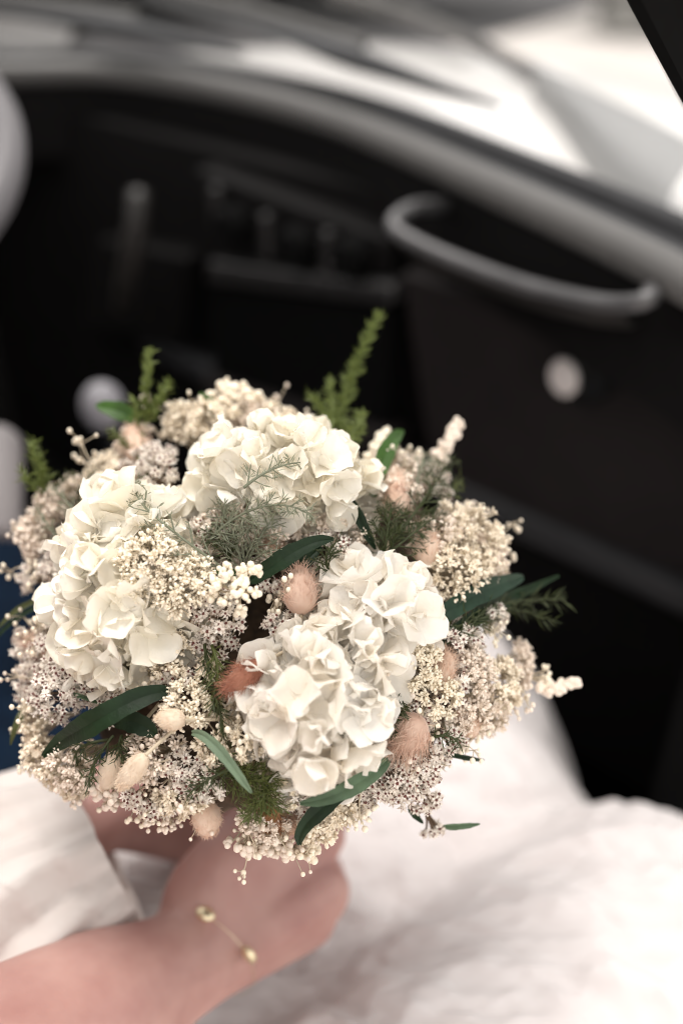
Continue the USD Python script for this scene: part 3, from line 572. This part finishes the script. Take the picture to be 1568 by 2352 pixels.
CL = [
 (440, 980, 78, 'bud', 'bud_cream', dict(n=140, aim=(-.3, -.6), lift=.006)), (500, 985, 62, 'bud', 'bud_cream', dict(n=110)), (570, 955, 70, 'bud', 'bud_beige', dict(n=110, aim=(0, -1))), (545, 950, 60, 'ball', 'bud_cream', dict(n=44, aim=(0, -1), bud=.0017, lift=.012)), (640, 968, 60, 'bud', 'bud_cream', dict(n=90, aim=(.1, -1))),
 (720, 985, 45, 'ball', 'bud_beige', dict(n=50, aim=(.3, -1))), (770, 1030, 55, 'bud', 'bud_cream', dict(n=80, aim=(.5, -.6))),
 (240, 1090, 62, 'bud', 'bud_cream', dict(n=100, aim=(-.6, -.7))), (265, 1150, 60, 'bud', 'bud_cream', dict(n=90)),
 (125, 1165, 80, 'bud', 'bud_beige', dict(n=150, aim=(-.8, -.5))), (85, 1240, 62, 'bud', 'bud_beige', dict(n=100, aim=(-1, 0))), (130, 1290, 60, 'star', 'star_petal', dict(n=80, aim=(-1, 0))), (75, 1335, 32, 'star', 'star_petal', dict(n=36, aim=(-1, .1))),
 (1085, 1240, 100, 'bud', 'bud_cream', dict(n=230, aim=(.7, -.5), lift=.006)), (1030, 1320, 75, 'bud', 'bud_cream', dict(n=140)), (1120, 1300, 65, 'bud', 'bud_beige', dict(n=120, aim=(1, 0))), (985, 1250, 65, 'bud', 'bud_beige', dict(n=110)),
 (925, 1085, 72, 'bud', 'bud_beige', dict(n=120, aim=(.5, -.7))), (990, 1110, 50, 'star', 'star_petal', dict(n=60, aim=(.6, -.5))), (905, 1150, 55, 'bud', 'bud_beige', dict(n=80)),
 (395, 1340, 70, 'bud', 'bud_white', dict(n=130, lift=.030, label='crisp cream bud cluster lying over the left hydrangea')), (455, 1375, 70, 'bud', 'bud_white', dict(n=150, lift=.024)), (560, 1385, 55, 'ball', 'bud_white', dict(n=110, single=True, bud=.00105, lift=.026, flat=1.1, label='sharp spray of tiny white bud balls on pale twigs')), (520, 1425, 60, 'star', 'star_petal', dict(n=80, lift=.014)),
 (600, 1330, 45, 'star', 'star_petal', dict(n=50, lift=.006)), (540, 1235, 80, 'bud', 'bud_beige', dict(n=130)), (620, 1255, 70, 'bud', 'bud_beige', dict(n=100)), (470, 1250, 60, 'star', 'star_petal', dict(n=80)),
 (340, 1060, 65, 'star', 'star_petal', dict(n=90, aim=(-.3, -.5))), (380, 1090, 50, 'star', 'star_petal', dict(n=70)), (310, 1010, 50, 'bud', 'bud_beige', dict(n=70, aim=(-.4, -.6))),
 (760, 1280, 60, 'star', 'star_petal', dict(n=80)), (810, 1240, 50, 'bud', 'bud_beige', dict(n=60)), (720, 1230, 50, 'bud', 'bud_beige', dict(n=60)), (680, 1300, 40, 'star', 'star_petal', dict(n=40)),
 (400, 1505, 60, 'bud', 'bud_cream', dict(n=90, lift=.006)), (450, 1455, 50, 'star', 'star_petal', dict(n=60)), (440, 1620, 60, 'bud', 'bud_white', dict(n=110, lift=.008)), (480, 1560, 45, 'bud', 'bud_cream', dict(n=60)), (500, 1700, 55, 'bud', 'bud_cream', dict(n=70)), (415, 1570, 50, 'star', 'star_petal', dict(n=60)),
 (105, 1500, 66, 'star', 'star_petal', dict(n=120, aim=(-1, 0))), (80, 1560, 60, 'star', 'star_petal', dict(n=100, aim=(-1, 0))), (150, 1590, 70, 'star', 'star_petal', dict(n=120)), (60, 1475, 34, 'star', 'star_petal', dict(n=40, aim=(-1, -.2))), (90, 1660, 56, 'bud', 'bud_cream', dict(n=90, aim=(-1, .2))), (190, 1560, 56, 'star', 'star_petal', dict(n=80)), (270, 1610, 56, 'star', 'star_petal', dict(n=80)),
 (110, 1745, 80, 'bud', 'bud_cream', dict(n=150, aim=(-.7, .6))), (190, 1740, 70, 'bud', 'bud_beige', dict(n=100)), (170, 1795, 60, 'bud', 'bud_cream', dict(n=100, aim=(-.3, 1))), (265, 1820, 56, 'ball', 'bud_beige', dict(n=60, aim=(-.2, 1), bud=.0012)),
 (370, 1735, 70, 'bud', 'bud_beige', dict(n=100)), (420, 1760, 60, 'star', 'star_petal', dict(n=90)), (350, 1830, 56, 'star', 'star_petal', dict(n=90, aim=(-.1, 1), lift=.006)), (420, 1840, 56, 'bud', 'bud_cream', dict(n=90, aim=(0, 1))), (470, 1790, 50, 'star', 'star_petal', dict(n=70)), (375, 1880, 40, 'ball', 'bud_beige', dict(n=36, aim=(-.1, 1))),
 (565, 1700, 45, 'bud', 'bud_cream', dict(n=60, lift=.008)), (585, 1760, 45, 'bud', 'bud_cream', dict(n=50)), (690, 1830, 55, 'star', 'star_petal', dict(n=80, aim=(0, .7))), (660, 1800, 45, 'bud', 'bud_white', dict(n=50)), (600, 1890, 60, 'bud', 'bud_beige', dict(n=90, aim=(-.1, 1))), (640, 1940, 50, 'ball', 'bud_beige', dict(n=60, aim=(0, 1), bud=.0012)), (730, 1900, 55, 'bud', 'bud_cream', dict(n=80, aim=(.2, 1))), (560, 1930, 36, 'ball', 'bud_beige', dict(n=36, aim=(-.2, 1), bud=.0012)), (700, 1945, 36, 'ball', 'bud_cream', dict(n=36, aim=(.2, 1), bud=.0012)), (780, 1860, 50, 'bud', 'bud_cream', dict(n=70, aim=(.3, 1))),
 (830, 1790, 55, 'star', 'star_petal', dict(n=90, aim=(.2, .6))), (900, 1790, 60, 'star', 'star_petal', dict(n=110, aim=(.4, .7), lift=.006)), (960, 1770, 62, 'star', 'star_petal', dict(n=120, aim=(.6, .6), lift=.006)), (820, 1845, 40, 'star', 'star_petal', dict(n=50, aim=(.2, 1))), (975, 1835, 36, 'star', 'star_petal', dict(n=46, aim=(.4, 1), aspect=1.5)), (988, 1890, 26, 'star', 'star_petal', dict(n=26, aim=(.3, 1), aspect=1.5)), (910, 1720, 50, 'star', 'star_petal', dict(n=60)),
 (945, 1530, 56, 'bud', 'bud_white', dict(n=100, lift=.010)), (985, 1590, 56, 'bud', 'bud_white', dict(n=90, lift=.008)), (925, 1470, 50, 'bud', 'bud_beige', dict(n=60, lift=.006)), (950, 1640, 50, 'star', 'star_petal', dict(n=60)), (900, 1620, 40, 'bud', 'bud_beige', dict(n=40)),
 (1060, 1480, 62, 'star', 'star_petal', dict(n=90, aim=(.8, -.1))), (1090, 1560, 76, 'bud', 'bud_beige', dict(n=140, aim=(.8, .2))), (1150, 1580, 72, 'bud', 'bud_cream', dict(n=120, aim=(1, .1))), (1070, 1650, 70, 'bud', 'bud_beige', dict(n=110, aim=(.7, .6))), (1190, 1520, 50, 'bud', 'bud_beige', dict(n=80, aim=(1, -.2))), (1130, 1640, 55, 'bud', 'bud_beige', dict(n=80, aim=(.9, .5))), (1235, 1555, 30, 'ball', 'bud_cream', dict(n=26, aim=(1, 0))), (1130, 1420, 36, 'star', 'star_petal', dict(n=36, aim=(1, -.2))), (1020, 1560, 50, 'star', 'star_petal', dict(n=60)), (1030, 1700, 50, 'star', 'star_petal', dict(n=60, aim=(.6, .8))), (1020, 1610, 40, 'star', 'star_petal', dict(n=50)),
 (300, 1215, 40, 'bud', 'bud_cream', dict(n=40)), (860, 1330, 30, 'bud', 'bud_beige', dict(n=30)), (940, 1380, 55, 'bud', 'bud_beige', dict(n=70)), (970, 1430, 45, 'bud', 'bud_beige', dict(n=50)), (640, 1440, 36, 'star', 'star_petal', dict(n=40)), (510, 1480, 40, 'star', 'star_petal', dict(n=40)), (850, 1720, 40, 'star', 'star_petal', dict(n=50)),
]
for c in CL: cluster(*c[:5], **c[5])
# spikes that stand out of the outline
def spike(p0, p1, kind, m, n, label=None, r0=18):
    h = xf('flower_spike', str(bq.GetPath()), label=label); a_, b_ = S(*p0)[0], S(*p1)[0]; r = np.random.default_rng(n)
    ob('stem', tube([a_, b_], .0008, 5), 'twig_pale', h, True); mbk = MB(); pxm = np.dot(a_ - C, Fv) / F_PX
    for k in range(n):
        s = (k + .5) / n; d = unit(r.normal(size=3)); p = a_ + (b_ - a_) * s + d * r0 * pxm * r.uniform(.4, 1) * (1.1 - .5 * s)
        mbk.add((icv * [1, 1, 1.3] * .0016 * r.uniform(.8, 1.3)) @ frame(d + unit(b_ - a_)).T + p, icf)
    ob('buds', mbk.get(), m, h, True, kind='stuff')
spike((1000, 1070), (1055, 968), 'b', 'bud_beige', 70, 'pale flower spike standing up at the upper right')
spike((1240, 1590), (1325, 1565), 'b', 'bud_beige', 34, 'short pale flower spike jutting out on the right', 16)
spike((830, 1090), (885, 990), 'b', 'bud_white', 80, None, 16)

wr_ = np.random.default_rng(77)
for k, (u, v) in enumerate([(400, 915), (500, 900), (600, 915), (690, 955), (205, 1075), (60, 1190), (45, 1280), (50, 1440), (45, 1560), (55, 1650), (60, 1770), (150, 1830), (250, 1850), (330, 1870), (420, 1890), (560, 1965), (650, 1965), (720, 1945), (800, 1880), (870, 1850), (1000, 1790), (1080, 1700), (1160, 1650), (1210, 1600), (1180, 1450), (1180, 1230), (1110, 1160), (960, 1030), (300, 1560), (470, 1430), (640, 1345), (520, 1640), (900, 1560), (960, 1690)]):
    d = unit(((u - 635), (v - 1432))); h = xf('loose_sprig', str(bq.GetPath())); tw, bd = MB(), MB()
    a_ = S(u - d[0] * 66, v - d[1] * 66, .004)[0]
    for q in range(6):
        e = d + wr_.normal(0, .55, 2); L = wr_.uniform(24, 58)
        b_ = S(u - d[0] * 66 + e[0] * L, v - d[1] * 66 + e[1] * L, .004)[0] + Fv * wr_.normal(0, .006)
        c_ = .5 * (a_ + b_) + wr_.normal(0, .0015, 3); tw.add(*tube(spline([a_, c_, b_], 6), [.0005, .0004, .00035, .0003, .00028, .00025], 4, False))
        for w in range(5):
            p = b_ + wr_.normal(0, .0028, 3); tw.add(*tube([b_ + (c_ - b_) * .2, p], [.00025, .0002], 3, False)); bd.add(icv * wr_.uniform(.0007, .0013) * [1, 1, 1.2] + p, icf)
    ob('twigs', tw.get(), 'twig_pale', h, True); ob('buds', bd.get(), ['bud_white', 'bud_cream', 'bud_beige'][k % 3], h, True, kind='stuff')

# --- bunny tail grasses
def bunny(p0, p1, w_px, m, label, n=620, hair=.0045, lift=.008, fuzz=1.0):
    h = xf('bunny_tail', str(bq.GetPath()), label=label)
    a_, n0 = S(*p0, lift); b_, _ = S(*p1, lift); r = np.random.default_rng(int(p0[0] * 31 + p0[1]))
    L = np.linalg.norm(b_ - a_); ax_ = unit(b_ - a_); w = w_px / 2 * np.dot(a_ - C, Fv) / F_PX; Rk = frame(ax_, n0)
    s = trimesh.creation.icosphere(3); v = s.vertices.copy(); t = (v[:, 2] + 1) / 2
    prof = np.sin(np.pi * np.clip(t, .02, 1) ** .8) ** .6
    ph = np.arctan2(v[:, 1], v[:, 0])
    v2 = np.stack([np.cos(ph) * prof * w * .82, np.sin(ph) * prof * w * .82, t * L], 1)
    v2 *= (1 + .10 * (meshkit.fbm(v2 * 500, 2, 3)[:, None] - .5))
    ob('seed_head', (v2 @ Rk.T + a_, s.faces), m, h, True)
    hm = MB()
    tt = r.uniform(.03, 1, n); ph = r.uniform(0, 2 * np.pi, n)
    pr = np.sin(np.pi * np.clip(tt, .02, 1) ** .8) ** .6
    base = np.stack([np.cos(ph) * pr * w * .80, np.sin(ph) * pr * w * .80, tt * L], 1)
    dr = np.stack([np.cos(ph) * .55, np.sin(ph) * .55, np.full(n, .8)], 1) + r.normal(0, .36, (n, 3)); dr /= np.linalg.norm(dr, axis=1, keepdims=True)
    sd = np.cross(dr, r.normal(size=(n, 3))); sd /= np.linalg.norm(sd, axis=1, keepdims=True); ln = hair * r.uniform(.6, 1.3, (n, 1)) * fuzz
    q = np.stack([base + sd * .00015, base - sd * .00015, base + dr * ln], 1).reshape(-1, 3)
    ob('hairs', (q @ Rk.T + a_, np.arange(3 * n).reshape(-1, 3)), m, h, kind='stuff')
    ob('stalk', tube([a_, a_ - ax_ * .02 - n0 * .02], .0008, 5), 'twig_pale', h, True)
bunny((690, 1412), (688, 1300), 96, 'tail_pink', 'pink bunny tail grass above the central hydrangea', lift=.014, n=520)
bunny((606, 1522), (512, 1588), 66, 'tail_rust', 'rusty orange bunny tail beside the central hydrangea', lift=.020, n=520)
bunny((968, 1645), (905, 1725), 108, 'tail_pink', 'fluffy peach bunny tail at the lower right', lift=.012, n=600, hair=.010)
bunny((1005, 1590), (1030, 1495), 66, 'tail_peach', 'slim peach bunny tail at the right of the cream buds', lift=.008)
bunny((425, 1655), (355, 1650), 62, 'tail_cream', 'short beige bunny tail at the end of the dark leaf', lift=.018, hair=.0012, n=700)
bunny((335, 1735), (272, 1812), 62, 'tail_cream', 'ribbed cream bunny tail at the lower left', lift=.022, hair=.0018, n=700)
bunny((270, 1730), (238, 1815), 70, 'tail_cream', 'smooth pale bunny tail behind the ribbed one', lift=.014, hair=.0012, n=700)
bunny((150, 1500), (55, 1468), 60, 'tail_taupe', 'taupe brown bunny tail at the left edge', lift=.004)
bunny((470, 1845), (480, 1920), 82, 'tail_peach', 'peach bunny tail at the bottom of the bouquet', lift=.002, hair=.0022, n=700)
bunny((620, 1850), (622, 1915), 60, 'tail_brown', 'brown bunny tail hanging under the bouquet', lift=.004)
bunny((320, 1060), (305, 980), 70, 'tail_peach', 'soft pink bunny tail at the upper left', lift=.006)
bunny((910, 1180), (912, 1085), 80, 'tail_peach', 'blurred peach bunny tail at the upper right', lift=.010)
bunny((935, 1150), (905, 1130), 40, 'tail_rust', 'small rust bunny tail at the upper right', lift=.012)
bunny((975, 1300), (985, 1200), 74, 'tail_peach', 'blurred peach bunny tail in the right cream buds', lift=.010)
bunny((640, 1290), (600, 1215), 60, 'tail_peach', 'pale peach bunny tail under the top hydrangea', lift=.004)
bunny((300, 1130), (292, 1075), 34, 'tail_taupe', 'narrow taupe bunny tail between the left heads', lift=.008)
bunny((1090, 1690), (1045, 1620), 60, 'tail_peach', 'peach bunny tail hidden in the right filler flowers', lift=.006)
bunny((700, 1905), (640, 1880), 50, 'tail_peach', 'peach bunny tail beside the hanging dark leaf', lift=.0)

# --- strap leaves
def leaf(pts, w_px, m, label=None, lift=(.006, .014, .010), fold=.18, twist=0.0, tip=.12):
    P_ = [S(u, v, l) for (u, v), l in zip(pts, np.interp(np.linspace(0, 1, len(pts)), [0, .5, 1], lift))]
    c = spline([p for p, _ in P_], 20); nr = spline([n for _, n in P_], 20); t = np.gradient(c, axis=0)
    w0 = .43 * w_px * np.dot(c[0] - C, Fv) / F_PX; rows = []
    for k in range(20):
        s = k / 19; tt = unit(t[k]); vw = unit(C - c[k]); n = unit(.4 * nr[k] + .6 * vw); n = unit(n - tt * np.dot(n, tt)); sd = np.cross(tt, n)
        an = twist * (s - .5); sd, n = math.cos(an) * sd + math.sin(an) * n, -math.sin(an) * sd + math.cos(an) * n
        w = w0 * max(.06, math.sin(math.pi * min(1, (s * .93 + .045)) ** .85) ** .62) * (1 + .05 * math.sin(s * 17 + pts[0][0]) + .04 * math.sin(s * 41 + pts[0][1]))
        rows.append([c[k] + sd * w * x + n * (w * fold * (abs(x) ** 1.3) - (.0004 if abs(x) < .1 else 0)) for x in (-1, -.66, -.33, -.06, .06, .33, .66, 1)])
    ob('leaf', grid(np.array(rows)), m, bq, True, label=label)
LV = [
 ([(395, 1590), (330, 1600), (235, 1648), (160, 1690), (98, 1738)], 66, 'leaf_dark', 'broad dark green leaf pointing to the lower left', (.012, .026, .022)),
 ([(357, 1688), (310, 1660), (262, 1668)], 58, 'leaf_dark', 'short dark green leaf under the broad one', (.012, .014, .010)),
 ([(565, 1335), (640, 1290), (705, 1252), (766, 1238)], 50, 'leaf_dark', 'dark green leaf in the middle above the pink tail', (.012, .026, .024)),
 ([(650, 1330), (700, 1290), (738, 1255)], 40, 'leaf_dark', None, (.004, .014, .014)),
 ([(580, 1330), (540, 1322), (490, 1305)], 36, 'leaf_bright', None, (.010, .010, .006)),
 ([(440, 1684), (490, 1710), (540, 1770), (578, 1822)], 30, 'leaf_grey', 'slim grey green leaf at the lower centre', (.016, .028, .024)),
 ([(892, 1745), (830, 1795), (760, 1830), (688, 1846)], 46, 'leaf_mid', 'pale green leaf crossing the dark one at the bottom', (.016, .026, .022)),
 ([(822, 1775), (770, 1830), (715, 1880), (688, 1942)], 48, 'leaf_dark', 'dark green leaf hanging at the bottom', (.010, .018, .014)),
 ([(985, 1440), (1060, 1385), (1130, 1350), (1202, 1325)], 60, 'leaf_blue', 'blue green leaf pointing out to the right', (.006, .014, .012)),
 ([(995, 1480), (1090, 1420), (1190, 1365), (1284, 1322)], 46, 'leaf_dark', 'long dark leaf at the right edge', (.004, .010, .008)),
 ([(940, 1850), (955, 1875), (972, 1892)], 20, 'leaf_dark', None, (.0, .004, .004)),
 ([(1000, 1898), (1050, 1899), (1102, 1893)], 20, 'leaf_mid', 'thin green leaf tip at the lower right', (.0, .006, .006)),
 ([(985, 1722), (1040, 1735), (1112, 1746)], 14, 'leaf_dark', None, (.0, .006, .006)),
 ([(855, 1140), (875, 1070), (925, 988)], 48, 'leaf_bright', 'green leaf standing up at the upper right', (.008, .014, .010)),
 ([(320, 965), (275, 945), (220, 930)], 52, 'leaf_bright', 'green leaf pointing left at the upper left', (.006, .008, .006)),
 ([(505, 970), (485, 930), (458, 902)], 34, 'leaf_bright', None, (.010, .016, .014)),
 ([(805, 1145), (830, 1200), (862, 1262)], 30, 'leaf_dark', None, (.016, .016, .010)),
 ([(100, 1388), (40, 1420), (-15, 1475)], 14, 'leaf_dark', None, (.0, .008, .006)),
 ([(100, 1375), (50, 1395), (-5, 1445)], 16, 'leaf_olive', None, (.0, .006, .004)),
 ([(70, 1610), (45, 1650), (24, 1712)], 20, 'leaf_olive', None, (.0, .004, .0)),
 ([(925, 1335), (955, 1335), (978, 1352)], 24, 'leaf_dark', None, (.012, .014, .008)),
 ([(750, 1690), (800, 1640), (850, 1600)], 24, 'leaf_dark', None, (.0, .002, .0)),
 ([(160, 1592), (200, 1605), (245, 1622)], 12, 'leaf_mid', None, (.012, .014, .012)),
]
for p, w, m, l, li in LV: leaf(p, w, m, l, li, twist=float(rng.uniform(-.5, .5)))

# --- asparagus fern sprigs
def fern(pts, side_px, needle, m, label=None, lift=(.008, .016, .014), n_side=12, dens=9, upright=.5, seed=0, thick=.00028):
    r = np.random.default_rng(int(pts[0][0] * 13 + pts[0][1] * 7 + seed)); h = xf('fern_sprig', str(bq.GetPath()), label=label)
    P_ = [S(u, v, l) for (u, v), l in zip(pts, np.interp(np.linspace(0, 1, len(pts)), [0, .5, 1], lift))]
    c = spline([p for p, _ in P_], 30); nr = unit(np.mean([n for _, n in P_], 0)); pxm = np.dot(c[0] - C, Fv) / F_PX
    st, nd = MB(), MB(); st.add(*tube(c, np.linspace(.0007, .00025, 30), 5))
    ends = []
    for k in range(n_side):
        s = (k + 1) / (n_side + 1); i = int(s * 29); t = unit(c[min(i + 1, 29)] - c[max(i - 1, 0)]); sd = np.cross(t, nr) * (1 if k % 2 else -1)
        L = side_px * pxm * (1 - .75 * s) * r.uniform(.7, 1.25); d = unit(t * upright + sd + nr * r.normal(0, .35))
        ends.append((c[i], c[i] + d * L + t * L * .25 * r.uniform(0, 1)))
    for a_, b_ in ends: st.add(*tube([a_, b_], [.0004, .0002], 4, False))
    rows = [(c[i], unit(c[min(i + 1, 29)] - c[max(i - 1, 0)])) for i in range(6, 30)]
    q0, q1 = [], []
    def needles(a_, b_, n):
        t = unit(b_ - a_)
        for k in range(n):
            s = r.uniform(.08, 1.02); d = unit(unit(np.cross(t, r.normal(size=3))) + t * r.uniform(.5, 1.3)); q0.append(a_ + (b_ - a_) * s); q1.append(q0[-1] + d * needle * r.uniform(.6, 1.25) * (1.15 - .5 * s))
    for a_, b_ in ends: needles(a_, b_, max(4, int(dens * np.linalg.norm(b_ - a_) / .006)))
    for i in range(8, 29): needles(c[i], c[i + 1], max(1, int(dens * .8 * np.linalg.norm(c[i + 1] - c[i]) / .006) + 1))
    q0, q1 = np.array(q0), np.array(q1); sd = np.cross(q1 - q0, r.normal(size=q0.shape)); sd /= np.linalg.norm(sd, axis=1, keepdims=True) + 1e-9
    mm = .5 * (q0 + q1)
    nd.add(np.stack([q0, mm + sd * thick, q1, mm - sd * thick], 1).reshape(-1, 3), np.arange(4 * len(q0)).reshape(-1, 4))
    ob('stem', st.get(), m, h, True); ob('needles', nd.get(), m, h, kind='stuff')
fern([(335, 985), (335, 900), (342, 805)], 26, .0048, 'fern_fresh', 'upright green fern tip at the top left', n_side=14, dens=22, upright=1.6, thick=.0004)
fern([(330, 980), (360, 930), (390, 875)], 26, .0048, 'fern_fresh', None, n_side=8, dens=20, upright=1.6, thick=.0004)
fern([(320, 990), (312, 950), (310, 915)], 16, .0044, 'fern_fresh', None, n_side=5, dens=16, upright=1.6, thick=.0004)
fern([(330, 1050), (280, 1010), (250, 985)], 30, .004, 'fern_green', None, n_side=8, dens=14, upright=1.2)
fern([(340, 1090), (320, 1040), (330, 990)], 30, .004, 'fern_green', None, n_side=8, dens=12, upright=1.2)
fern([(765, 1030), (785, 930), (825, 820), (872, 722)], 70, .0056, 'fern_fresh', 'tall soft green fern frond at the top', n_side=16, dens=24, upright=2.0, thick=.00038)
fern([(760, 1000), (740, 940), (712, 905)], 40, .0052, 'fern_fresh', None, n_side=8, dens=22, upright=1.6, thick=.00038)
fern([(790, 1040), (815, 990), (830, 945)], 36, .0052, 'fern_fresh', None, n_side=8, dens=22, upright=1.6, thick=.00038)
fern([(760, 1000), (762, 930), (755, 870)], 30, .0052, 'fern_fresh', None, n_side=8, dens=20, upright=1.6, thick=.00038)
fern([(105, 1140), (90, 1075), (74, 1012)], 38, .0055, 'fern_fresh', 'feathery fern tip at the far left', n_side=14, dens=20, upright=.9)
fern([(110, 1140), (70, 1110), (48, 1080)], 26, .0055, 'fern_fresh', None, n_side=6, dens=10, upright=.9)
fern([(120, 1130), (150, 1100), (170, 1085)], 24, .0045, 'fern_dark', None, n_side=6, dens=10, upright=.9)
fern([(180, 1150), (200, 1110), (215, 1080)], 26, .0045, 'fern_dark', None, n_side=6, dens=12, upright=.9)
fern([(160, 1300), (125, 1230), (80, 1165)], 55, .0045, 'fern_pale', 'pale fern over the left filler flowers', n_side=12, dens=8, upright=.7, lift=(.012, .022, .020))
fern([(200, 1210), (160, 1160), (120, 1120)], 50, .0045, 'fern_pale', None, n_side=10, dens=8, upright=.7, lift=(.012, .022, .020))
fern([(515, 1310), (430, 1245), (360, 1190), (315, 1100)], 60, .005, 'fern_pale', 'arching fern stem over the left hydrangea', n_side=14, dens=7, upright=.8, lift=(.022, .046, .040))
fern([(470, 1260), (540, 1190), (630, 1160), (722, 1192)], 60, .0055, 'fern_pale', 'pale feathery fern below the top hydrangea', n_side=20, dens=11, upright=.6, lift=(.014, .034, .044))
fern([(560, 1320), (540, 1240), (500, 1150)], 80, .0055, 'fern_pale', None, n_side=14, dens=8, upright=.6, lift=(.008, .020, .020))
fern([(560, 1310), (600, 1230), (640, 1170)], 80, .0055, 'fern_pale', None, n_side=14, dens=8, upright=.6, lift=(.008, .020, .020))
fern([(530, 1300), (520, 1260), (470, 1220)], 60, .005, 'fern_dark', None, n_side=10, dens=8, upright=.6, lift=(.008, .016, .016))
fern([(560, 1120), (620, 1080), (690, 1062)], 40, .005, 'fern_pale', 'thin fern wisp across the top hydrangea', n_side=10, dens=7, upright=.6, lift=(.042, .048, .046))
fern([(890, 1270), (950, 1180), (1000, 1110), (1035, 1050)], 70, .0055, 'fern_dark', 'dark feathery fern at the upper right', n_side=18, dens=11, upright=.7, lift=(.010, .020, .018))
fern([(880, 1280), (890, 1220), (900, 1150)], 70, .0055, 'fern_dark', None, n_side=14, dens=12, upright=.7)
fern([(870, 1290), (930, 1240), (1010, 1180)], 70, .0055, 'fern_dark', None, n_side=14, dens=11, upright=.7)
fern([(960, 1150), (960, 1090), (1010, 1060)], 50, .005, 'fern_pale', None, n_side=10, dens=8, upright=.7)
fern([(1030, 1140), (1045, 1120), (1060, 1100)], 24, .005, 'fern_green', None, n_side=6, dens=10, upright=.7)
fern([(470, 1480), (485, 1560), (505, 1640), (515, 1700)], 36, .0065, 'fern_dark', 'hanging green fern beside the rusty bunny tail', n_side=14, dens=14, upright=2.2, lift=(.012, .018, .014))
fern([(485, 1480), (500, 1540), (490, 1620)], 30, .0065, 'fern_green', None, n_side=10, dens=12, upright=2.2, lift=(.014, .018, .014))
fern([(490, 1780), (560, 1780), (640, 1790)], 70, .0060, 'fern_green', 'bright green fern at the lower centre', n_side=16, dens=13, upright=.9, lift=(.006, .012, .014))
fern([(520, 1770), (590, 1820), (650, 1860)], 70, .0060, 'fern_green', None, n_side=16, dens=13, upright=.9, lift=(.006, .014, .014))
fern([(620, 1790), (600, 1840), (560, 1880)], 50, .0060, 'fern_green', None, n_side=12, dens=12, upright=.9)
fern([(560, 1760), (480, 1790), (430, 1830)], 40, .0055, 'fern_dark', None, n_side=10, dens=10, upright=.9)
fern([(920, 1580), (890, 1640), (840, 1670), (785, 1700)], 44, .005, 'fern_dark', 'dark fern at the right of the central hydrangea', n_side=16, dens=14, upright=.9, lift=(.010, .022, .026))
fern([(920, 1590), (905, 1640), (890, 1690)], 50, .005, 'fern_dark', None, n_side=12, dens=14, upright=.9, lift=(.010, .016, .016))
fern([(260, 1690), (225, 1740), (215, 1815)], 36, .005, 'fern_dark', 'fine fern twig at the lower left', n_side=12, dens=9, upright=1.0, lift=(.010, .018, .014))
fern([(280, 1690), (275, 1720), (300, 1760)], 40, .005, 'fern_dark', None, n_side=10, dens=9, upright=1.0, lift=(.010, .016, .014))
fern([(250, 1700), (200, 1710), (180, 1760)], 36, .005, 'fern_dark', None, n_side=8, dens=7, upright=1.0)
fern([(990, 1470), (1090, 1420), (1190, 1380), (1300, 1378)], 50, .0085, 'fern_dark', 'long wispy fern reaching out to the right', n_side=14, dens=8, upright=2.0, lift=(.004, .012, .010))
fern([(1000, 1490), (1100, 1430), (1180, 1400), (1268, 1425)], 50, .0085, 'fern_dark', None, n_side=12, dens=8, upright=2.0, lift=(.004, .010, .008))
fern([(980, 1700), (1020, 1690), (1060, 1720)], 24, .005, 'fern_dark', None, n_side=6, dens=8)
fern([(760, 1320), (750, 1280), (780, 1240)], 50, .005, 'fern_dark', None, n_side=10, dens=9)
